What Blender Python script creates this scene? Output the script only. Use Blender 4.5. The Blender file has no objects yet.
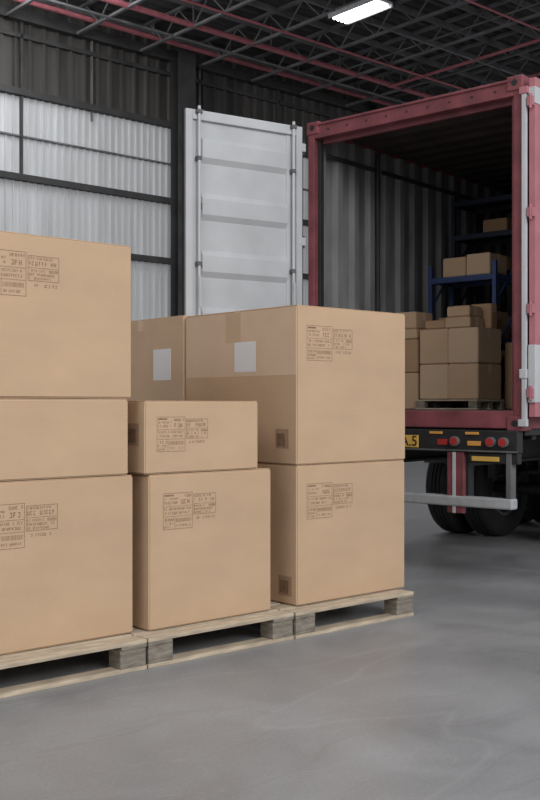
import bpy, bmesh, math, random
from mathutils import Matrix, Vector
random.seed(7)
S = bpy.context.scene
S.view_settings.view_transform = 'Standard'
S.view_settings.look = 'None'

# ------------------------------------------------------------ materials
def s2l(c):
    return tuple(((x/255)/12.92 if x/255 <= .04045 else ((x/255+.055)/1.055)**2.4) for x in c)

def mat(name, col, rough=.6, metal=0., noise=0.12, nscale=6., bump=0., bscale=60., emit=None, es=0., stretch=(1,1,1), spec=.5):
    m = bpy.data.materials.new(name); m.use_nodes = True
    nt = m.node_tree; N = nt.nodes; L = nt.links
    b = N['Principled BSDF']
    b.inputs['Roughness'].default_value = rough
    b.inputs['Metallic'].default_value = metal
    b.inputs['Specular IOR Level'].default_value = spec
    c = s2l(col)
    tc = N.new('ShaderNodeTexCoord'); mp = N.new('ShaderNodeMapping')
    mp.inputs['Scale'].default_value = stretch
    L.new(tc.outputs['Object'], mp.inputs['Vector'])
    if noise > 0:
        nz = N.new('ShaderNodeTexNoise'); nz.inputs['Scale'].default_value = nscale
        nz.inputs['Detail'].default_value = 6
        L.new(mp.outputs[0], nz.inputs['Vector'])
        r = N.new('ShaderNodeValToRGB')
        r.color_ramp.elements[0].position = .3; r.color_ramp.elements[1].position = .7
        r.color_ramp.elements[0].color = tuple(x*(1-noise) for x in c)+(1,)
        r.color_ramp.elements[1].color = tuple(min(1, x*(1+noise)) for x in c)+(1,)
        L.new(nz.outputs['Fac'], r.inputs[0]); L.new(r.outputs[0], b.inputs['Base Color'])
    else:
        b.inputs['Base Color'].default_value = c+(1,)
    if bump > 0:
        n2 = N.new('ShaderNodeTexNoise'); n2.inputs['Scale'].default_value = bscale
        L.new(mp.outputs[0], n2.inputs['Vector'])
        bp = N.new('ShaderNodeBump'); bp.inputs['Strength'].default_value = bump
        bp.inputs['Distance'].default_value = .01
        L.new(n2.outputs['Fac'], bp.inputs['Height']); L.new(bp.outputs[0], b.inputs['Normal'])
    if emit:
        b.inputs['Emission Color'].default_value = s2l(emit)+(1,)
        b.inputs['Emission Strength'].default_value = es
    return m

def cardboard(name, col):
    m = mat(name, col, rough=.85, noise=.045, nscale=2.5, spec=.2)
    nt = m.node_tree; N = nt.nodes; L = nt.links; b = N['Principled BSDF']
    ramp = [n for n in N if n.type == 'VALTORGB'][0]
    tc = [n for n in N if n.type == 'TEX_COORD'][0]
    w = N.new('ShaderNodeTexWave'); w.wave_type = 'BANDS'; w.bands_direction = 'Z'
    w.inputs['Scale'].default_value = 28; w.inputs['Distortion'].default_value = .6
    L.new(tc.outputs['Object'], w.inputs['Vector'])
    fib = N.new('ShaderNodeTexNoise'); fib.inputs['Scale'].default_value = 90; fib.inputs['Detail'].default_value = 4
    L.new(tc.outputs['Object'], fib.inputs['Vector'])
    mx = N.new('ShaderNodeMix'); mx.data_type = 'RGBA'; mx.blend_type = 'MULTIPLY'
    mx.inputs[0].default_value = .10
    L.new(ramp.outputs[0], mx.inputs[6])
    ad = N.new('ShaderNodeMath'); ad.operation = 'ADD'
    L.new(w.outputs['Fac'], ad.inputs[0]); L.new(fib.outputs['Fac'], ad.inputs[1])
    ml = N.new('ShaderNodeMath'); ml.operation = 'MULTIPLY'; ml.inputs[1].default_value = .62
    L.new(ad.outputs[0], ml.inputs[0])
    cb = N.new('ShaderNodeCombineColor')
    for i in range(3): L.new(ml.outputs[0], cb.inputs[i])
    L.new(cb.outputs[0], mx.inputs[7]); L.new(mx.outputs[2], b.inputs['Base Color'])
    bp = N.new('ShaderNodeBump'); bp.inputs['Strength'].default_value = .07; bp.inputs['Distance'].default_value = .004
    L.new(ml.outputs[0], bp.inputs['Height'])
    # soft dents / buckling of the board
    dn = N.new('ShaderNodeTexNoise'); dn.inputs['Scale'].default_value = 2.6; dn.inputs['Detail'].default_value = 2
    L.new(tc.outputs['Object'], dn.inputs['Vector'])
    b2 = N.new('ShaderNodeBump'); b2.inputs['Strength'].default_value = .5; b2.inputs['Distance'].default_value = .035
    L.new(dn.outputs['Fac'], b2.inputs['Height']); L.new(bp.outputs[0], b2.inputs['Normal'])
    L.new(b2.outputs[0], b.inputs['Normal'])
    return m

CB = cardboard('cardboard', (199,169,139))
CB2 = cardboard('cardboard_pale', (205,178,150))
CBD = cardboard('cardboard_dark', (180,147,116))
INK = mat('print_ink', (138,111,87), .8, noise=.35, nscale=30)
STAMPM = mat('stamp_ink', (128,102,80), .8, noise=.25, nscale=30)
STAMPL = mat('stamp_ink_faded', (164,134,108), .8, noise=.15, nscale=30)
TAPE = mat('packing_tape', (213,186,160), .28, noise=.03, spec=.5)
PAPER = mat('paper_label', (226,226,228), .6, noise=.02)
WOOD = mat('pallet_wood', (188,172,150), .85, noise=.28, nscale=5, stretch=(1,6,6), bump=.3)
WOODG = mat('weathered_block', (134,126,114), .9, noise=.4, nscale=9, bump=.5, bscale=40, stretch=(1,1,4))
RED = mat('container_red_paint', (124,66,72), .6, noise=.35, nscale=4, bump=.15, bscale=25)
REDL = mat('door_red_paint', (176,112,120), .55, noise=.15, nscale=4)
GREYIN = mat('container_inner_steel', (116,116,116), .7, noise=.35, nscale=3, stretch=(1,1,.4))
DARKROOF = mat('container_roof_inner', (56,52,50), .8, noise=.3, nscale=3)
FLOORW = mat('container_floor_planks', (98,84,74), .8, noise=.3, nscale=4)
WHITE = mat('white_door_paint', (192,194,197), .45, noise=.08, nscale=3)
GALV = mat('galvanised_steel', (168,170,172), .45, noise=.12, nscale=12)
BLACK = mat('black_chassis', (38,38,40), .6, noise=.3, nscale=8)
RUBBER = mat('tyre_rubber', (34,34,35), .75, noise=.2, nscale=20)
RIM = mat('rim_steel', (76,76,78), .5, noise=.3, nscale=15)
LRED = mat('lamp_lens_red', (172,54,54), .25, noise=0)
LORG = mat('lamp_lens_amber', (218,158,82), .25, noise=0)
YEL = mat('yellow_plate', (218,176,88), .5, noise=.05)
TXT = mat('black_lettering', (20,20,20), .6, noise=0)
BLUE = mat('rack_blue', (48,68,112), .5, noise=.15)
BLUED = mat('rack_dark_blue', (38,48,68), .6, noise=.15)
STEELD = mat('dark_structural_steel', (54,54,55), .7, noise=.3, nscale=3)
STEELM = mat('joist_steel', (98,98,100), .65, noise=.3, nscale=3)
PIPER = mat('sprinkler_pipe_red', (164,96,104), .5, noise=.15)
DECK = mat('roof_deck', (72,71,71), .85, noise=.45, nscale=1.2, stretch=(1,4,1))
LAMP = mat('fluorescent_tube', (255,255,255), .5, noise=0, emit=(255,255,255), es=6)

def wall_mat(name, col, var):
    return mat(name, col, .55, noise=var, nscale=.9, stretch=(5,1,.3))
PANEL = wall_mat('translucent_wall_panel', (168,170,172), .18)
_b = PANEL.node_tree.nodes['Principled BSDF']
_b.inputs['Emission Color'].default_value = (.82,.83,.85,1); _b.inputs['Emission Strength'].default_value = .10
DWALL = wall_mat('dark_corrugated_wall', (62,60,58), .45)

# floor
FL = bpy.data.materials.new('polished_concrete'); FL.use_nodes = True
nt = FL.node_tree; N = nt.nodes; L = nt.links; b = N['Principled BSDF']
tc = N.new('ShaderNodeTexCoord')
n1 = N.new('ShaderNodeTexNoise'); n1.inputs['Scale'].default_value = 1.1; n1.inputs['Detail'].default_value = 10; n1.inputs['Roughness'].default_value=.62
n1.inputs['Distortion'].default_value = .5
L.new(tc.outputs['Object'], n1.inputs['Vector'])
r = N.new('ShaderNodeValToRGB'); r.color_ramp.elements[0].position=.3; r.color_ramp.elements[1].position=.72
r.color_ramp.elements[0].color = s2l((126,126,128))+(1,); r.color_ramp.elements[1].color = s2l((152,152,154))+(1,)
L.new(n1.outputs['Fac'], r.inputs[0])
n3 = N.new('ShaderNodeTexNoise'); n3.inputs['Scale'].default_value = 60; n3.inputs['Detail'].default_value=5
L.new(tc.outputs['Object'], n3.inputs['Vector'])
mx = N.new('ShaderNodeMix'); mx.data_type='RGBA'; mx.blend_type='OVERLAY'; mx.inputs[0].default_value=.2
L.new(r.outputs[0], mx.inputs[6]); L.new(n3.outputs['Fac'], mx.inputs[7])
prev = mx.outputs[2]
# faint tyre scuffs, light and dark
for (sc, st, rot, colr, fac) in ((.45,(.6,2.,1),0.,(.45,.45,.45,1),.14),(.6,(.5,3.,1),.7,(.12,.12,.12,1),.14),(1.3,(1,4,1),-.4,(.5,.5,.5,1),.10)):
    n5 = N.new('ShaderNodeTexNoise'); n5.inputs['Scale'].default_value=sc; n5.inputs['Detail'].default_value=2
    mp5=N.new('ShaderNodeMapping'); mp5.inputs['Scale'].default_value=st; mp5.inputs['Rotation'].default_value=(0,0,rot)
    L.new(tc.outputs['Object'],mp5.inputs['Vector']); L.new(mp5.outputs[0], n5.inputs['Vector'])
    r5=N.new('ShaderNodeValToRGB'); e=r5.color_ramp.elements; e[0].position=.49; e[0].color=(0,0,0,1); e[1].position=.5; e[1].color=(1,1,1,1)
    x=e.new(.508); x.color=(0,0,0,1)
    L.new(n5.outputs['Fac'], r5.inputs[0])
    mlt=N.new('ShaderNodeMath'); mlt.operation='MULTIPLY'; mlt.inputs[1].default_value=fac
    L.new(r5.outputs[0], mlt.inputs[0])
    mx2=N.new('ShaderNodeMix'); mx2.data_type='RGBA'; L.new(mlt.outputs[0], mx2.inputs[0])
    L.new(prev, mx2.inputs[6]); mx2.inputs[7].default_value=colr
    prev = mx2.outputs[2]
L.new(prev, b.inputs['Base Color'])
rr_=N.new('ShaderNodeMapRange'); rr_.inputs[1].default_value=.3; rr_.inputs[2].default_value=.7; rr_.inputs[3].default_value=.3; rr_.inputs[4].default_value=.5
L.new(n1.outputs['Fac'], rr_.inputs[0]); L.new(rr_.outputs[0], b.inputs['Roughness'])
b.inputs['Specular IOR Level'].default_value=.42

# ------------------------------------------------------------ mesh builder
class MB:
    def __init__(s): s.bm = bmesh.new(); s.mats = []
    def mi(s, m):
        if m not in s.mats: s.mats.append(m)
        return s.mats.index(m)
    def box(s, a, b, m, bev=0., M=None, seg=2):
        x0,y0,z0 = a; x1,y1,z1 = b
        x0,x1=min(x0,x1),max(x0,x1); y0,y1=min(y0,y1),max(y0,y1); z0,z1=min(z0,z1),max(z0,z1)
        t = bmesh.new()
        v = [t.verts.new(p) for p in [(x0,y0,z0),(x1,y0,z0),(x1,y1,z0),(x0,y1,z0),(x0,y0,z1),(x1,y0,z1),(x1,y1,z1),(x0,y1,z1)]]
        for f in [(0,3,2,1),(4,5,6,7),(0,1,5,4),(1,2,6,5),(2,3,7,6),(3,0,4,7)]:
            t.faces.new([v[i] for i in f])
        if bev > 0:
            bmesh.ops.bevel(t, geom=t.edges[:]+t.verts[:], offset=bev, segments=seg, affect='EDGES', profile=.5)
        s.merge(t, m, M)
    def merge(s, t, m, M=None, smooth=False):
        k = s.mi(m)
        if M is not None: bmesh.ops.transform(t, matrix=M, verts=t.verts)
        mp = {v: s.bm.verts.new(v.co) for v in t.verts}
        for f in t.faces:
            try:
                g = s.bm.faces.new([mp[v] for v in f.verts]); g.material_index = k; g.smooth = smooth
            except ValueError: pass
        t.free()
    def cyl(s, p0, p1, r, m, seg=12, r2=None):
        p0=Vector(p0); p1=Vector(p1); d=p1-p0
        t = bmesh.new()
        bmesh.ops.create_cone(t, cap_ends=True, segments=seg, radius1=r, radius2=r if r2 is None else r2, depth=d.length)
        q = d.to_track_quat('Z','Y').to_matrix().to_4x4()
        s.merge(t, m, Matrix.Translation((p0+p1)/2) @ q, smooth=False)
    def beam(s, p0, p1, w, m):
        p0=Vector(p0); p1=Vector(p1); d=p1-p0
        q = d.to_track_quat('Z','Y').to_matrix().to_4x4()
        s.box((-w/2,-w/2,-d.length/2),(w/2,w/2,d.length/2), m, M=Matrix.Translation((p0+p1)/2) @ q)
    def quad(s, pts, m):
        f = s.bm.faces.new([s.bm.verts.new(p) for p in pts]); f.material_index = s.mi(m)
    def strip(s, rowa, rowb, m, flip=False):
        k=s.mi(m)
        A=[s.bm.verts.new(p) for p in rowa]; B=[s.bm.verts.new(p) for p in rowb]
        for i in range(len(A)-1):
            f=[A[i],A[i+1],B[i+1],B[i]]
            if flip: f.reverse()
            g=s.bm.faces.new(f); g.material_index=k
    def lathe(s, prof, m, M=None, seg=40):
        t=bmesh.new(); rings=[]
        for (r,x) in prof:
            rings.append([t.verts.new((x, r*math.cos(2*math.pi*i/seg), r*math.sin(2*math.pi*i/seg))) for i in range(seg)])
        for a,b2 in zip(rings, rings[1:]):
            for i in range(seg):
                j=(i+1)%seg
                t.faces.new([a[i],a[j],b2[j],b2[i]])
        bmesh.ops.recalc_face_normals(t, faces=t.faces)
        s.merge(t,m,M,smooth=False)
    def obj(s, name, loc=(0,0,0), rz=0., parent=None):
        me = bpy.data.meshes.new(name); s.bm.to_mesh(me); s.bm.free()
        for m in s.mats: me.materials.append(m)
        o = bpy.data.objects.new(name, me); S.collection.objects.link(o)
        o.location = loc; o.rotation_euler = (0,0,rz)
        if parent: o.parent = parent
        return o
def empty(name, loc=(0,0,0), rz=0.):
    e = bpy.data.objects.new(name, None); S.collection.objects.link(e)
    e.location=loc; e.rotation_euler=(0,0,rz); e.empty_display_size=.2
    return e

# ------------------------------------------------------------ frames
U = Vector((.7535,.6577,0)); V = Vector((-.6577,.7535,0)); RU = math.atan2(.6577,.7535)
O = Vector((-.708,6.03,0))
def fr(x,y,z): return O + U*x + V*y + Vector((0,0,z))

# ------------------------------------------------------------ printed labels
def rects_label(m, P, x, z, seed, sc=1.0):
    rnd = random.Random(seed)
    def q(a0,b0,a1,b1):
        m.quad([P(x+a0*sc,z-b1*sc),P(x+a1*sc,z-b1*sc),P(x+a1*sc,z-b0*sc),P(x+a0*sc,z-b0*sc)], INK)
    def frame(a0,b0,a1,b1,t=.0025):
        q(a0,b0,a1,b0+t); q(a0,b1-t,a1,b1); q(a0,b0+t,a0+t,b1-t); q(a1-t,b0+t,a1,b1-t)
    def glyph(a,b,w,h):
        k=rnd.randint(0,5); t=w*.24
        if k in(0,1,2,4): q(a,b,a+t,b+h)
        if k in(1,3,4): q(a+w-t,b,a+w,b+h)
        if k in(0,2,3,5): q(a+t,b,a+w-t,b+h*.18)
        if k in(1,2,5): q(a+t,b+h*.42,a+w-t,b+h*.58)
        if k in(0,4,3): q(a+t,b+h*.82,a+w-t,b+h)
        if k==5: q(a+w*.4,b+h*.2,a+w*.6,b+h)
    def line(a0,b0,a1,h):
        a=a0
        while a+h*.7<a1:
            if rnd.random()>.16: glyph(a,b0,h*.6,h)
            a+=h*.85
    frame(0,0,.235,.235)
    q(0,.085,.235,.087); q(0,.15,.235,.152); q(.09,.152,.092,.235)
    q(.01,.01,.085,.02); line(.01,.032,.13,.012); line(.01,.055,.13,.016); line(.14,.012,.23,.018); line(.145,.045,.225,.028)
    line(.01,.096,.225,.014); line(.01,.122,.225,.016)
    a=.1
    while a<.225:
        w=rnd.choice([.002,.003]); q(a,.165,a+w,.19); a+=w+rnd.choice([.004,.006])
    line(.1,.205,.225,.014)
    line(.01,.163,.085,.018); line(.01,.19,.085,.014); line(.01,.213,.07,.012)
    frame(.245,.015,.43,.15)
    line(.25,.022,.4,.014); line(.25,.045,.425,.022)
    q(.245,.078,.43,.08); line(.25,.088,.36,.012); line(.25,.108,.425,.014)
    a=.37
    while a<.425:
        q(a,.086,a+.003,.103); a+=.007
    line(.25,.13,.39,.012)
    line(.27,.165,.42,.016)

def stamp(m, P, x, z):
    def q(a0,b0,a1,b1,mm): m.quad([P(x+a0,z-b1),P(x+a1,z-b1),P(x+a1,z-b0),P(x+a0,z-b0)], mm)
    q(0,0,.13,.13,STAMPL)
    q(.012,.02,.085,.06,STAMPM) if False else None

def carton(name, x0,x1,y0,y1,z0,z1, front=None, stamp_left=None, left_tape_sheen=None, left_paper=None, seed=1, cm=None, frame=fr, rz=RU, vtape=None):
    cm = cm or CB
    w=x1-x0; d=y1-y0; h=z1-z0
    m=MB()
    g=.004
    bm=bmesh.new()
    bmesh.ops.create_cube(bm,size=1)
    bmesh.ops.scale(bm,vec=(w,d,h-2*g),verts=bm.verts); bmesh.ops.translate(bm,vec=(w/2,d/2,h/2),verts=bm.verts)
    bmesh.ops.bevel(bm,geom=bm.edges[:]+bm.verts[:],offset=.008,segments=3,affect='EDGES')
    m.merge(bm,cm)
    zt=h-g
    m.box((.006,.006,zt-.001),(w-.006,d/2-.002,h),cm,.0015); m.box((.006,d/2+.002,zt-.001),(w-.006,d-.006,h),cm,.0015)
    m.box((.0,d/2-.03,h-.0005),(w,d/2+.03,h+.0008),TAPE)
    m.box((-.001,d/2-.03,h-.09),(.0,d/2+.03,h+.0008),TAPE)
    m.box((w,d/2-.03,h-.09),(w+.001,d/2+.03,h+.0008),TAPE)
    PF=lambda a,b: (a,-.0012,b)
    PL=lambda a,b: (-.0014,d-a,b)
    if front: rects_label(m,PF,front[0],h-front[1],seed,front[2] if len(front)>2 else 1)
    if stamp_left:
        a0,b0=stamp_left
        # printed stamp: faded square with a darker inner square
        m.box((-.0012,a0,b0-.13),(.0,a0+.13,b0),STAMPL); m.box((-.0018,a0+.035,b0-.115),(-.0012,a0+.118,b0-.03),STAMPM)
    if left_tape_sheen:
        a0,a1,b0,b1=left_tape_sheen
        m.box((-.0008,a0,b0),(0,a1,b1),TAPE)  # wide tape band, its sheen painted in as a paler colour
    if vtape:
        for a0,a1,b0,b1 in vtape: m.box((-.0014,a0,b0),(0,a1,b1),CB2)
    if left_paper:
        for a0,a1,b0,b1 in left_paper: m.box((-.002,a0,b0),(0,a1,b1),PAPER)
    return m.obj(name, frame(x0,y0,z0), rz)

PH=.17
carton('cardboard_box',-1.19,-.085,.038,1.15,PH,1.092,front=(.17,.12,1.02),seed=3)
carton('cardboard_box',-1.2,-.12,.035,1.14,1.092,1.535,seed=4)
carton('cardboard_box',-1.18,-.095,.04,1.13,1.535,2.425,front=(.17,.10,1.02),seed=5)
carton('cardboard_box',0,.95,0,1.1,PH,1.09,front=(.1,.115,.92),seed=6)
carton('cardboard_box',-.03,.84,.0,1.08,1.09,1.525,front=(.085,.095,.88),stamp_left=(.06,.3),seed=7)
carton('cardboard_box',1.161,2.228,-.015,1.22,PH,1.10,front=(.09,.125,1.0),stamp_left=(.05,.19),seed=8)
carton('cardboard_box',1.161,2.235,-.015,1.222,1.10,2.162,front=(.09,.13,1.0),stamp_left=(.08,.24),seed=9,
       left_tape_sheen=(.01,1.22,.60,1.05),left_paper=[(.42,.65,.63,.84)],vtape=[(.58,.75,.84,1.05)])
carton('cardboard_box',1.161,2.215,1.235,2.4,PH,1.10,seed=10)
carton('cardboard_box',1.161,2.215,1.235,2.4,1.10,2.175,seed=11,left_paper=[(.17,.40,.59,.83)],cm=CB2)
carton('cardboard_box',-.0,.92,1.28,2.35,PH,1.08,seed=12)
carton('cardboard_box',-1.19,-.1,1.28,2.38,PH,1.08,seed=13)

# ------------------------------------------------------------ pallets
def pallet(x0,x1,y0,y1,z=0.,h=PH,frame=fr,rz=RU,s=1.):
    w=x1-x0; d=y1-y0; m=MB()
    tb=.022*s; bw=.13*s
    for yy in (0,d/2-bw/2,d-bw):
        m.box((0,yy,0),(w,yy+bw*.8,tb),WOOD,.002)
    for yy in (0.004,d/2-bw/2,d-bw):
        for xx,ww in ((.004,.17*s),(w-.174*s,.17*s)):
            m.box((xx,yy,tb),(xx+ww,yy+bw*.95,h-2*tb),WOODG,.004)
    for xx in (0,w-.17*s):
        m.box((xx,0,h-2*tb),(xx+.17*s,d,h-tb),WOODG,.002)
    n=9; pitch=d/n
    for i in range(n):
        m.box((0,i*pitch,h-tb),(w,i*pitch+pitch*.78,h),WOOD,.002)
    return m.obj('wooden_pallet',frame(x0,y0,z),rz)
pallet(-1.27,-.11,-.14,1.2); pallet(-.1,1.02,-.14,1.2); pallet(1.03,2.17,-.15,1.22)
pallet(-1.27,-.11,1.25,2.45); pallet(-.1,1.02,1.25,2.45); pallet(1.03,2.19,1.245,2.45)

# ------------------------------------------------------------ container
LC=Vector((.373,10.11,0)); RR=Vector((.756,-.654,0)).normalized(); AA=Vector((.654,.756,0)).normalized()
RC=math.atan2(RR.y,RR.x)
def fc(x,y,z): return LC+RR*x+AA*y+Vector((0,0,z))
W=2.293; LEN=9.0; ZB=1.30; ZF=1.45; ZT=4.25
cont=empty('shipping_container',fc(0,0,0),RC)
m=MB()
for x0,x1 in ((0,.075),(W-.08,W)):
    m.box((x0,0,ZB),(x1,.14,ZT),RED,.006)
    m.box((x0,LEN-.14,ZB),(x1,LEN,ZT),RED,.006)
for y0,y1 in ((0,.12),(LEN-.12,LEN)):
    m.box((.075,y0,ZT-.15),(W-.08,y1,ZT),RED,.008)
    m.box((.075,y0,ZB),(W-.08,y1,ZF),RED,.008)
m.box((.08,-.02,ZT-.03),(W-.08,.0,ZT-.015),RED); m.box((.08,.10,ZT-.19),(W-.08,.14,ZT-.15),RED)
m.box((.075,.06,ZF),(.105,.12,ZT-.15),BLACK,.003); m.box((W-.12,.05,ZF),(W-.08,.10,ZT-.15),RED,.003)
for x in (0,W-.07):
    m.box((x,.14,ZT-.07),(x+.07,LEN-.14,ZT),RED); m.box((x,.14,ZB),(x+.07,LEN-.14,ZB+.16),RED)
m.obj('frame',parent=cont)
m=MB()
for x0 in (-.012,W-.15+.012):
    for z0 in (ZB-.02,ZT-.11):
        for y0 in (-.015,LEN-.16):
            m.box((x0,y0,z0),(x0+.15,y0+.175,z0+.125),RED,.012)
            if y0<0:
                m.cyl((x0+.075,y0-.003,z0+.065),(x0+.075,y0+.02,z0+.065),.028,BLACK,16)
for i in range(9):
    x=.25+i*(W-.5)/8
    m.cyl((x,-.004,ZT-.085),(x,.002,ZT-.085),.011,BLACK,8)
m.obj('corner_castings',parent=cont)
def corr(n0,n1,lo,hi,pitch):
    out=[]; t=n0; k=[(0,lo),(.28,lo),(.42,hi),(.86,hi)]
    while t<n1:
        for f,v in k:
            if t+f*pitch<n1: out.append((t+f*pitch,v))
        t+=pitch
    out.append((n1,lo)); return out
for nm,xi,xo in (('side_wall_left',.065,.02),('side_wall_right',W-.065,W-.02)):
    m=MB()
    c=corr(.12,LEN-.1,0,1,.28)
    e=.003 if xi<1 else -.003
    inn=[(xi+(xo-xi)*v+e,t) for t,v in c]; out=[(xi+(xo-xi)*v,t) for t,v in c]
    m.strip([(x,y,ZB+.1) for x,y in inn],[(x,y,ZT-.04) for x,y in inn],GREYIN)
    m.strip([(x,y,ZB+.1) for x,y in out],[(x,y,ZT-.04) for x,y in out],RED)
    m.obj(nm,parent=cont)
m=MB()
c=corr(.12,LEN-.1,0,1,.28)
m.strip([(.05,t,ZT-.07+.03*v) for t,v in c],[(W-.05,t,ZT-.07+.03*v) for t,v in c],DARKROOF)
m.strip([(.05,t,ZT-.06+.03*v) for t,v in c],[(W-.05,t,ZT-.06+.03*v) for t,v in c],RED)
m.obj('roof_panel',parent=cont)
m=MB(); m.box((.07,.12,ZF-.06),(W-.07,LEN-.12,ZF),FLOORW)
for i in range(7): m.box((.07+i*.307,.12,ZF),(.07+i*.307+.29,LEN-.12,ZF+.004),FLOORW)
m.box((.05,LEN-.1,ZF),(W-.05,LEN-.06,ZT-.07),GREYIN)
m.obj('deck_and_front_wall',parent=cont)
m=MB()
m.cyl((.10,1.05,ZF),(.10,1.05,ZT-.1),.02,BLACK,10); m.cyl((.085,1.12,ZF),(.085,1.12,ZT-.1),.01,STEELM,8)
m.box((.065,.2,ZT-.3),(.085,LEN-.2,ZT-.26),STEELD)
m.obj('lashing_rails',parent=cont)

def door(name, w, face, rodm, parent, loc, rz, rods=True, back=REDL):
    """local x from hinge outward, z up, face +y"""
    m=MB(); z0=ZB+.1; z1=ZT-.03
    f=.07
    m.box((0,-.03,z0),(f,.03,z1),face,.005); m.box((w-f,-.03,z0),(w,.03,z1),face,.005)
    m.box((f,-.03,z0),(w-f,.03,z0+.09),face,.005); m.box((f,-.03,z1-.09),(w-f,.03,z1),face,.005)
    prof=[(z0+.09,-.005)]; n=5; hh=(z1-z0-.18)/n
    for i in range(n):
        b0=z0+.09+i*hh
        prof+=[(b0+.26*hh,-.005),(b0+.36*hh,.026),(b0+.64*hh,.026),(b0+.74*hh,-.005)]
    prof+=[(z1-.09,-.005)]
    m.strip([(f+.1,y,z) for z,y in prof],[(w-f-.1,y,z) for z,y in prof],face)
    m.box((f,-.025,z0+.09),(f+.1,.005,z1-.09),face); m.box((w-f-.1,-.025,z0+.09),(w-f,.005,z1-.09),face)
    m.strip([(f+.1,y-.004,z) for z,y in prof],[(w-f-.1,y-.004,z) for z,y in prof],back,True)
    m.box((w-.004,-.035,z0),(w+.01,.0,z1),BLACK)
    if rods:
        m.box((-.012,-.035,z0),(.004,.02,z1),BLACK)
        for xr in (.115,w-.125):
            m.cyl((xr,.05,z0+.01),(xr,.05,z1+.03),.0145,rodm,12)
            for zz in (z0+.5,z0+1.4,z1-.45):
                m.box((xr-.022,.0,zz-.02),(xr+.022,.066,zz+.02),STEELM,.005)
            for zz in (z0+.02,z1-.02): m.box((xr-.03,.02,zz-.02),(xr+.03,.07,zz+.02),STEELM,.008)
            m.box((xr-.01,.062,z0+1.0),(xr+.012,.075,z0+1.28),rodm,.003)
    for zz in (z0+.2,z0+.9,z0+1.7,z1-.2):
        m.box((-.04,-.025,zz-.04),(.03,.033,zz+.04),face,.006)
        m.cyl((-.03,0,zz-.06),(-.03,0,zz+.06),.014,STEELM if rods else face,10)
    m.obj(name,loc,rz,parent)
d1=Vector((-1.12,-.68,0)); ang=math.atan2(d1.y,d1.x)
door('door_left',1.27,WHITE,WHITE,cont,(-.05,-.05,0),ang-RC)
door('door_right',1.14,REDL,REDL,cont,(W+.092,.0,0),math.pi/2,rods=False)
m=MB()
m.box((W+.008,-.03,ZB+.06),(W+.052,-.0,ZT-.14),WHITE,.006)
m.box((W-.01,-.04,1.72),(W+.06,.0,1.80),WHITE,.008); m.box((W-.02,-.04,ZB+.02),(W+.06,.0,ZB+.08),WHITE,.006)
m.box((W-.01,-.04,ZT-.16),(W+.07,.0,ZT-.1),REDL,.006)
m.obj('door_post_bar',parent=cont)
m=MB()
m.box((W+.064,-.02,1.52),(W+.128,.95,2.0),WHITE,.004); m.box((W+.064,-.015,4.0),(W+.128,.3,4.14),WHITE,.004)
m.obj('door_notice_panel',parent=cont)

# ------------------------------------------------------------ trailer
tr=empty('semi_trailer',fc(0,0,0),RC)
m=MB()
for x in (.72,1.50):
    m.box((x,.1,.95),(x+.13,LEN,.975),BLACK); m.box((x,.1,1.27),(x+.13,LEN,1.3),BLACK); m.box((x+.055,.1,.97),(x+.075,LEN,1.28),BLACK)
for i in range(10): m.box((.06,.3+i*.92,1.2),(W-.06,.38+i*.92,1.29),BLACK,.004)
for x in (.02,W-.09): m.box((x,.1,1.24),(x+.07,LEN,1.3),BLACK,.004)
for x in (.5,1.7):
    m.box((x,7.6,.06),(x+.12,7.72,1.2),GALV,.006); m.box((x-.08,7.52,0),(x+.2,7.8,.06),GALV,.01)
m.obj('chassis',parent=tr)
m=MB()
m.box((.02,-.04,1.09),(W-.02,.06,1.285),BLACK,.01)
m.box((.02,-.055,1.10),(W-.02,-.04,1.112),STEELM)
m.box((1.80,-.03,1.0),(W-.02,.04,1.09),BLACK,.01)
m.obj('rear_crossmember',parent=tr)
m=MB()
m.box((.02,-.065,.62),(W-.06,.045,.71),GALV,.015)
for x in (.42,1.70):
    m.box((x,.0,.66),(x+.09,.09,1.2),BLACK,.006)
m.box((W-.13,-.04,.66),(W-.08,.05,1.1),STEELM,.006)
m.obj('underrun_bar',parent=tr)
m=MB()
for x in (.40,1.60):
    m.box((x,-.046,.56),(x+.16,.0,1.09),RED,.003)
    m.box((x+.055,-.052,.56),(x+.085,-.045,1.09),WHITE,.001)
m.obj('reflector_boards',parent=tr)
m=MB()
for x in (.35,.5,1.68,2.03,2.15):
    m.cyl((x,-.075,1.185),(x,-.04,1.185),.043,STEELM,20); m.cyl((x,-.085,1.185),(x,-.074,1.185),.034,LRED,20)
for x in (.8,1.42,1.78): m.box((x,-.052,1.245),(x+.13,-.039,1.268),LORG,.003)
m.box((1.84,-.045,1.02),(2.10,-.03,1.06),YEL,.003)
m.box((1.5,-.05,1.15),(1.6,-.04,1.2),LRED,.003); m.box((1.80,-.05,1.15),(1.93,-.04,1.19),LORG,.003)
m.obj('rear_lamps',parent=tr)
m=MB(); m.box((1.10,-.062,1.12),(1.31,-.05,1.23),YEL,.004); m.obj('number_plate',parent=tr)
cu=bpy.data.curves.new('plate_text','FONT'); cu.body='A.5'; cu.size=.13; cu.extrude=.001; cu.align_x='CENTER'; cu.align_y='CENTER'
to=bpy.data.objects.new('plate_text',cu); S.collection.objects.link(to); to.parent=tr
to.location=(1.215,-.0645,1.175); to.rotation_euler=(math.pi/2,0,0); cu.materials.append(TXT)
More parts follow.
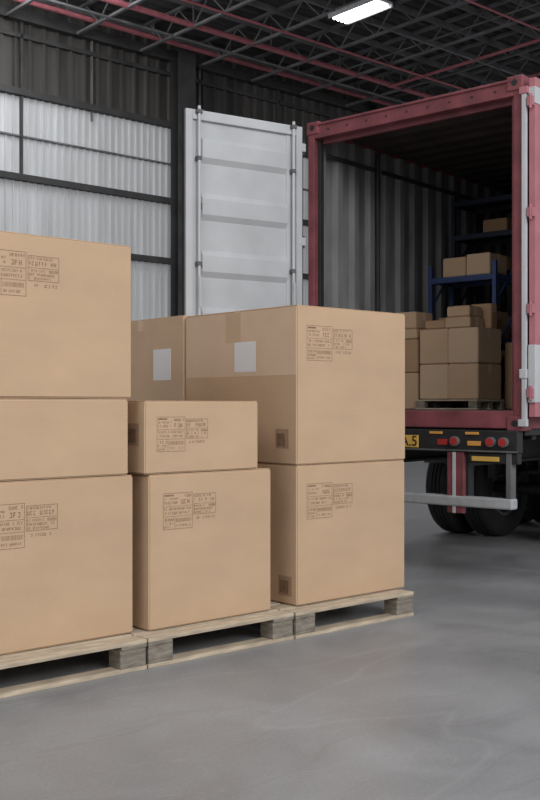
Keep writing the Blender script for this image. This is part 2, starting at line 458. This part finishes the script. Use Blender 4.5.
def wheel(m,xc,yc,R,w,out):
    M=Matrix.Translation((xc,yc,R))
    h=w/2
    prof=[(.31,-h*.8),(.38,-h*.98),(R-.07,-h),(R-.02,-h*.9),(R,-h*.7),(R,-h*.35),(R-.012,-h*.33),(R-.012,-h*.27),(R,-h*.25),
          (R,-.012),(R-.012,-.01),(R-.012,.01),(R,.012),(R,h*.25),(R-.012,h*.27),(R-.012,h*.33),(R,h*.35),(R,h*.7),(R-.02,h*.9),(R-.07,h),(.38,h*.98),(.31,h*.8)]
    m.lathe(prof,RUBBER,M,64)
    m.lathe([(.31,-h*.8),(.32,-h*.86),(.29,-h*.8),(.285,-h*.1),(.12,-h*.05),(.11,.0),(.0005,.0)],RIM,M,40)
    m.lathe([(.31,h*.8),(.32,h*.86),(.29,h*.8),(.285,h*.1),(.12,h*.05)],RIM,M,40)
for i,y in enumerate((2.78,4.25)):
    m=MB()
    for x in (.08,.53,W-.53,W-.08): wheel(m,x,y,.56,.32,1)
    m.cyl((.05,y,.56),(W-.05,y,.56),.065,BLACK,16)
    for x in (.15,W-.15): m.cyl((x-.14,y,.56),(x+.14,y,.56),.12,BLACK,20)
    for x in (.74,1.50):
        m.box((x,y-.55,.70),(x+.09,y+.55,.74),BLACK); m.box((x,y-.06,.5),(x+.09,y+.06,.72),BLACK)
        m.box((x,y-.55,.72),(x+.09,y-.47,.98),BLACK); m.box((x,y+.47,.72),(x+.09,y+.55,.98),BLACK)
    m.obj('axle_wheels_%d'%(i+1),parent=tr)
m=MB()
for x0,x1 in ((-.07,.70),(W-.70,W+.07)):
    pts=[]
    for k in range(13):
        a=math.pi*(.15+.70*k/12); pts.append((2.78+.64*math.cos(a),.55+.635*math.sin(a)))
    m.strip([(x0,y,z) for y,z in pts],[(x1,y,z) for y,z in pts],BLACK)
m.obj('mudguards',parent=tr)

# ------------------------------------------------------------ cargo inside
def cc(x0,x1,y0,y1,z0,z1,seed,cm=CB):
    return carton('cardboard_box',x0,x1,y0,y1,z0,z1,seed=seed,cm=cm,frame=fc,rz=RC)
Z=ZF+.005
pallet(.5,1.22,1.15,1.72,Z,.10,fc,RC,.6)
zb=Z+.101
for i,(a,b2) in enumerate(((.52,.86),(.862,1.2))):
    for j in range(2):
        cc(a,b2,1.2,1.68,zb+j*.362,zb+j*.362+.36,20+i*2+j,CB if (i+j)%2 else CB2)
zt=zb+.725
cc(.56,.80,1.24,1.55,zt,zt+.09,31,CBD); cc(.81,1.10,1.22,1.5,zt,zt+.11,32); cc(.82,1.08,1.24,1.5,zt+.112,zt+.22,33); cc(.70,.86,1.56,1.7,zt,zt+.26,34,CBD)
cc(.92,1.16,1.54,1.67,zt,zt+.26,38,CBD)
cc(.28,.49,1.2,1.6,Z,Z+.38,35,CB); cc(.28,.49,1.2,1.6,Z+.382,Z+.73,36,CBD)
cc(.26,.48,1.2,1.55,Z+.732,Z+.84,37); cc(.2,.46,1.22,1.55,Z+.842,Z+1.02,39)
def rack(rx0,rx1,ry0,ry1,top,shelves,mm):
    rk=MB()
    for x in (rx0,rx1):
        for y in (ry0,ry1): rk.box((x-.022,y-.022,Z),(x+.022,y+.022,top),mm,.003)
    for z in shelves:
        for y in (ry0,ry1): rk.box((rx0,y-.018,z-.06),(rx1,y+.018,z),mm,.003)
        for x in (rx0,rx1): rk.box((x-.018,ry0,z-.05),(x+.018,ry1,z),mm,.003)
        rk.box((rx0,ry0,z-.012),(rx1,ry1,z),STEELD)
    for x in (rx0,rx1):
        k=Z+.1
        while k+.45<top: rk.beam((x,ry0,k),(x,ry1,k+.45),.02,mm); k+=.5
    rk.obj('storage_rack',fc(0,0,0),RC)
rack(.28,1.06,1.8,2.25,3.02,(2.2,2.88),BLUE)
rack(.15,1.3,2.5,3.0,3.9,(2.2,3.0,3.45,3.84),BLUED)
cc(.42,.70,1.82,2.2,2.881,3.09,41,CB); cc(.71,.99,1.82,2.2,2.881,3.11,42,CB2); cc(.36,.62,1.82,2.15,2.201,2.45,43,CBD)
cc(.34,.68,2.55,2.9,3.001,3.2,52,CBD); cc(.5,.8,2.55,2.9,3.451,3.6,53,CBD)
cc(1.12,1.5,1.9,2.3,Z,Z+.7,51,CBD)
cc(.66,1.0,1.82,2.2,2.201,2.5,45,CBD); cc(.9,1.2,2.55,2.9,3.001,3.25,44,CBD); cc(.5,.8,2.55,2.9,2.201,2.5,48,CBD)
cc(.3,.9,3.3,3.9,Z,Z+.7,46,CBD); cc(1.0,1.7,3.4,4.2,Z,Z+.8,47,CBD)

# ------------------------------------------------------------ building
VW=18.0; HC=9.35
def fb(s,v,z): return U*s+V*v+Vector((0,0,z))
m=MB(); m.quad([(-14,-16,0),(40,-16,0),(40,18.2,0),(-14,18.2,0)],FL); m.obj('floor',(0,0,0),RU)
S0,S1=-12,38
def ribs(n0,n1,lo,hi,pitch):
    out=[]; t=n0
    while t<n1:
        out+=[(t,lo),(t+pitch*.66,lo),(t+pitch*.74,hi),(t+pitch*.92,hi)]; t+=pitch
    out.append((n1,lo)); return out
m=MB()
c=ribs(S0,S1,VW,VW-.04,.155)
segs=[(0,4.50,PANEL),(4.62,5.78,PANEL),(5.9,7.42,PANEL)]
for z0,z1,mm in segs:
    m.strip([(s,v,z0) for s,v in c],[(s,v,z1) for s,v in c],mm)
c=ribs(S0,S1,VW,VW-.06,.3)
m.strip([(s,v,7.5) for s,v in c],[(s,v,HC+.1) for s,v in c],DWALL)
m.box((S0,VW+.07,0),(S1,VW+.2,HC+.1),STEELD)
m.obj('wall_back',rz=RU)
m=MB()
for z in (4.56,5.84,7.46): m.box((S0,VW-.14,z-.06),(S1,VW-.0,z+.06),STEELD)
m.box((S0,VW-.08,6.62),(S1,VW-.0,6.65),STEELM); m.box((S0,VW-.1,8.5),(S1,VW,8.58),STEELD); m.box((S0,VW-.2,HC-.55),(S1,VW-.02,HC-.35),STEELD)
m.obj('trim_1',rz=RU)
for s in (-5.5,.2,6.9,13.0,19.1,25.2,31.3):
    m=MB()
    m.box((-.22,-.45,0),(.22,-.42,HC-.3),STEELD); m.box((-.22,-.18,0),(.22,-.15,HC-.3),STEELD); m.box((-.02,-.42,0),(.02,-.18,HC-.3),STEELD)
    m.box((-.3,-.5,0),(.3,-.1,.03),STEELD)
    m.obj('steel_column',fb(s,VW,0),RU)
m=MB()
for s,z0,z1,w in ((9.35,5.9,HC-.4,.05),(8.8,0,HC-.4,.12),(10.9,7.2,9.1,.025),(13.6,0,HC-.4,.04),(14.6,6.5,HC-.4,.05),(15.9,6.5,HC-.4,.08)):
    m.box((s-w/2,VW-.1,z0),(s+w/2,VW-.04,z1),STEELM if w<.05 else STEELD)
m.obj('wall_conduits',rz=RU)
m=MB()
c=corr(4,VW+.1,HC,HC+.07,.3)
m.strip([(S0,v,z) for v,z in c],[(S1,v,z) for v,z in c],DECK)
m.box((S0,4,HC+.09),(S1,VW+.2,HC+.15),STEELD)
m.obj('ceiling',rz=RU)
m=MB()
s=-3.
while s<30:
    m.box((s-.04,4,HC-.08),(s+.04,VW-.1,HC-.02),STEELM); m.box((s-.03,4,HC-.55),(s+.03,VW-.1,HC-.50),STEELM)
    v=4.; k=0
    while v<VW-.7:
        m.beam((s,v,HC-.05 if k%2 else HC-.53),(s,v+.5,HC-.53 if k%2 else HC-.05),.025,STEELM); v+=.5; k+=1
    s+=1.5
v=5.
while v<VW:
    m.box((S0,v-.025,HC-.14),(S1,v+.025,HC-.02),STEELM); v+=.85
m.obj('roof_joists',rz=RU)
m=MB()
for v,z,r,mm in ((17.35,8.98,.05,PIPER),(16.0,8.85,.055,PIPER),(14.9,8.75,.025,PIPER),(13.4,8.7,.02,STEELM),(16.6,8.8,.025,STEELM),(11.5,8.7,.02,PIPER)):
    m.cyl((S0,v,z),(S1,v,z),r,mm,10)
for s,z,r,mm in ((17.6,8.8,.035,PIPER),(19.4,8.8,.03,PIPER),(16.2,8.9,.02,STEELM),(21,8.8,.03,PIPER)):
    m.cyl((s,4,z),(s,16,z),r,mm,10)
for v,z in ((17.35,8.98),(16.0,8.85)):
    s=S0
    while s<S1:
        m.box((s-.01,v-.01,z),(s+.01,v+.01,HC),STEELM); s+=2
m.obj('sprinkler_pipes',rz=RU)
def fixture(s,v):
    m=MB(); l=.56
    m.box((-.24,-l,.05),(.24,l,.1),GALV,.01); m.box((-.26,-l,-.0),(-.23,l,.08),GALV); m.box((.23,-l,0),(.26,l,.08),GALV)
    for x in (-.15,-.05,.05,.15): m.cyl((x,-l+.04,.02),(x,l-.04,.02),.032,LAMP,12)
    for y in (-.4,.4): m.cyl((0,y,.1),(0,y,.75),.006,STEELM,6)
    m.obj('ceiling_light',fb(s,v,8.6),RU)
D=(8.6-1.5)*1030/392; X=(360-270)/1030*D; P=Vector((X,D,0)); s0=P.dot(U); v0=P.dot(V)
for ds in (-8,0,8,16):
    for dv in (-6,0): fixture(s0+ds,v0+dv)

# ------------------------------------------------------------ lights
def area(name,loc,tgt,size,e,col=(1,1,1)):
    l=bpy.data.lights.new(name,'AREA'); l.energy=e; l.size=size; l.color=col
    o=bpy.data.objects.new(name,l); S.collection.objects.link(o); o.location=loc
    o.rotation_euler=(Vector(tgt)-Vector(loc)).to_track_quat('-Z','Y').to_euler()
area('key_light',(7,-4,9.5),(0.5,7,.5),7,1200,(.99,1,1))
area('fill_light',(-5,-1,8),(0,9,1),5,220)  # unseen area light added behind the camera as soft fill from the left
area('hall_light',(2,12.5,8.8),(2,12.5,0),4,260)
area('hall_light_far',(-4,17,8.4),(-3,21,3),3,170)
w=bpy.data.worlds.new('World'); S.world=w; w.use_nodes=True
w.node_tree.nodes['Background'].inputs[0].default_value=(.885,.9,.925,1); w.node_tree.nodes['Background'].inputs[1].default_value=.68

# ------------------------------------------------------------ camera
cam=bpy.data.cameras.new('camera'); co=bpy.data.objects.new('camera',cam); S.collection.objects.link(co)
cam.sensor_fit='VERTICAL'; cam.sensor_height=24; cam.lens=24*1030/800
cam.shift_y=5/800; cam.clip_end=200
co.location=(0,0,1.5); co.rotation_euler=(math.pi/2,0,0)
S.camera=co
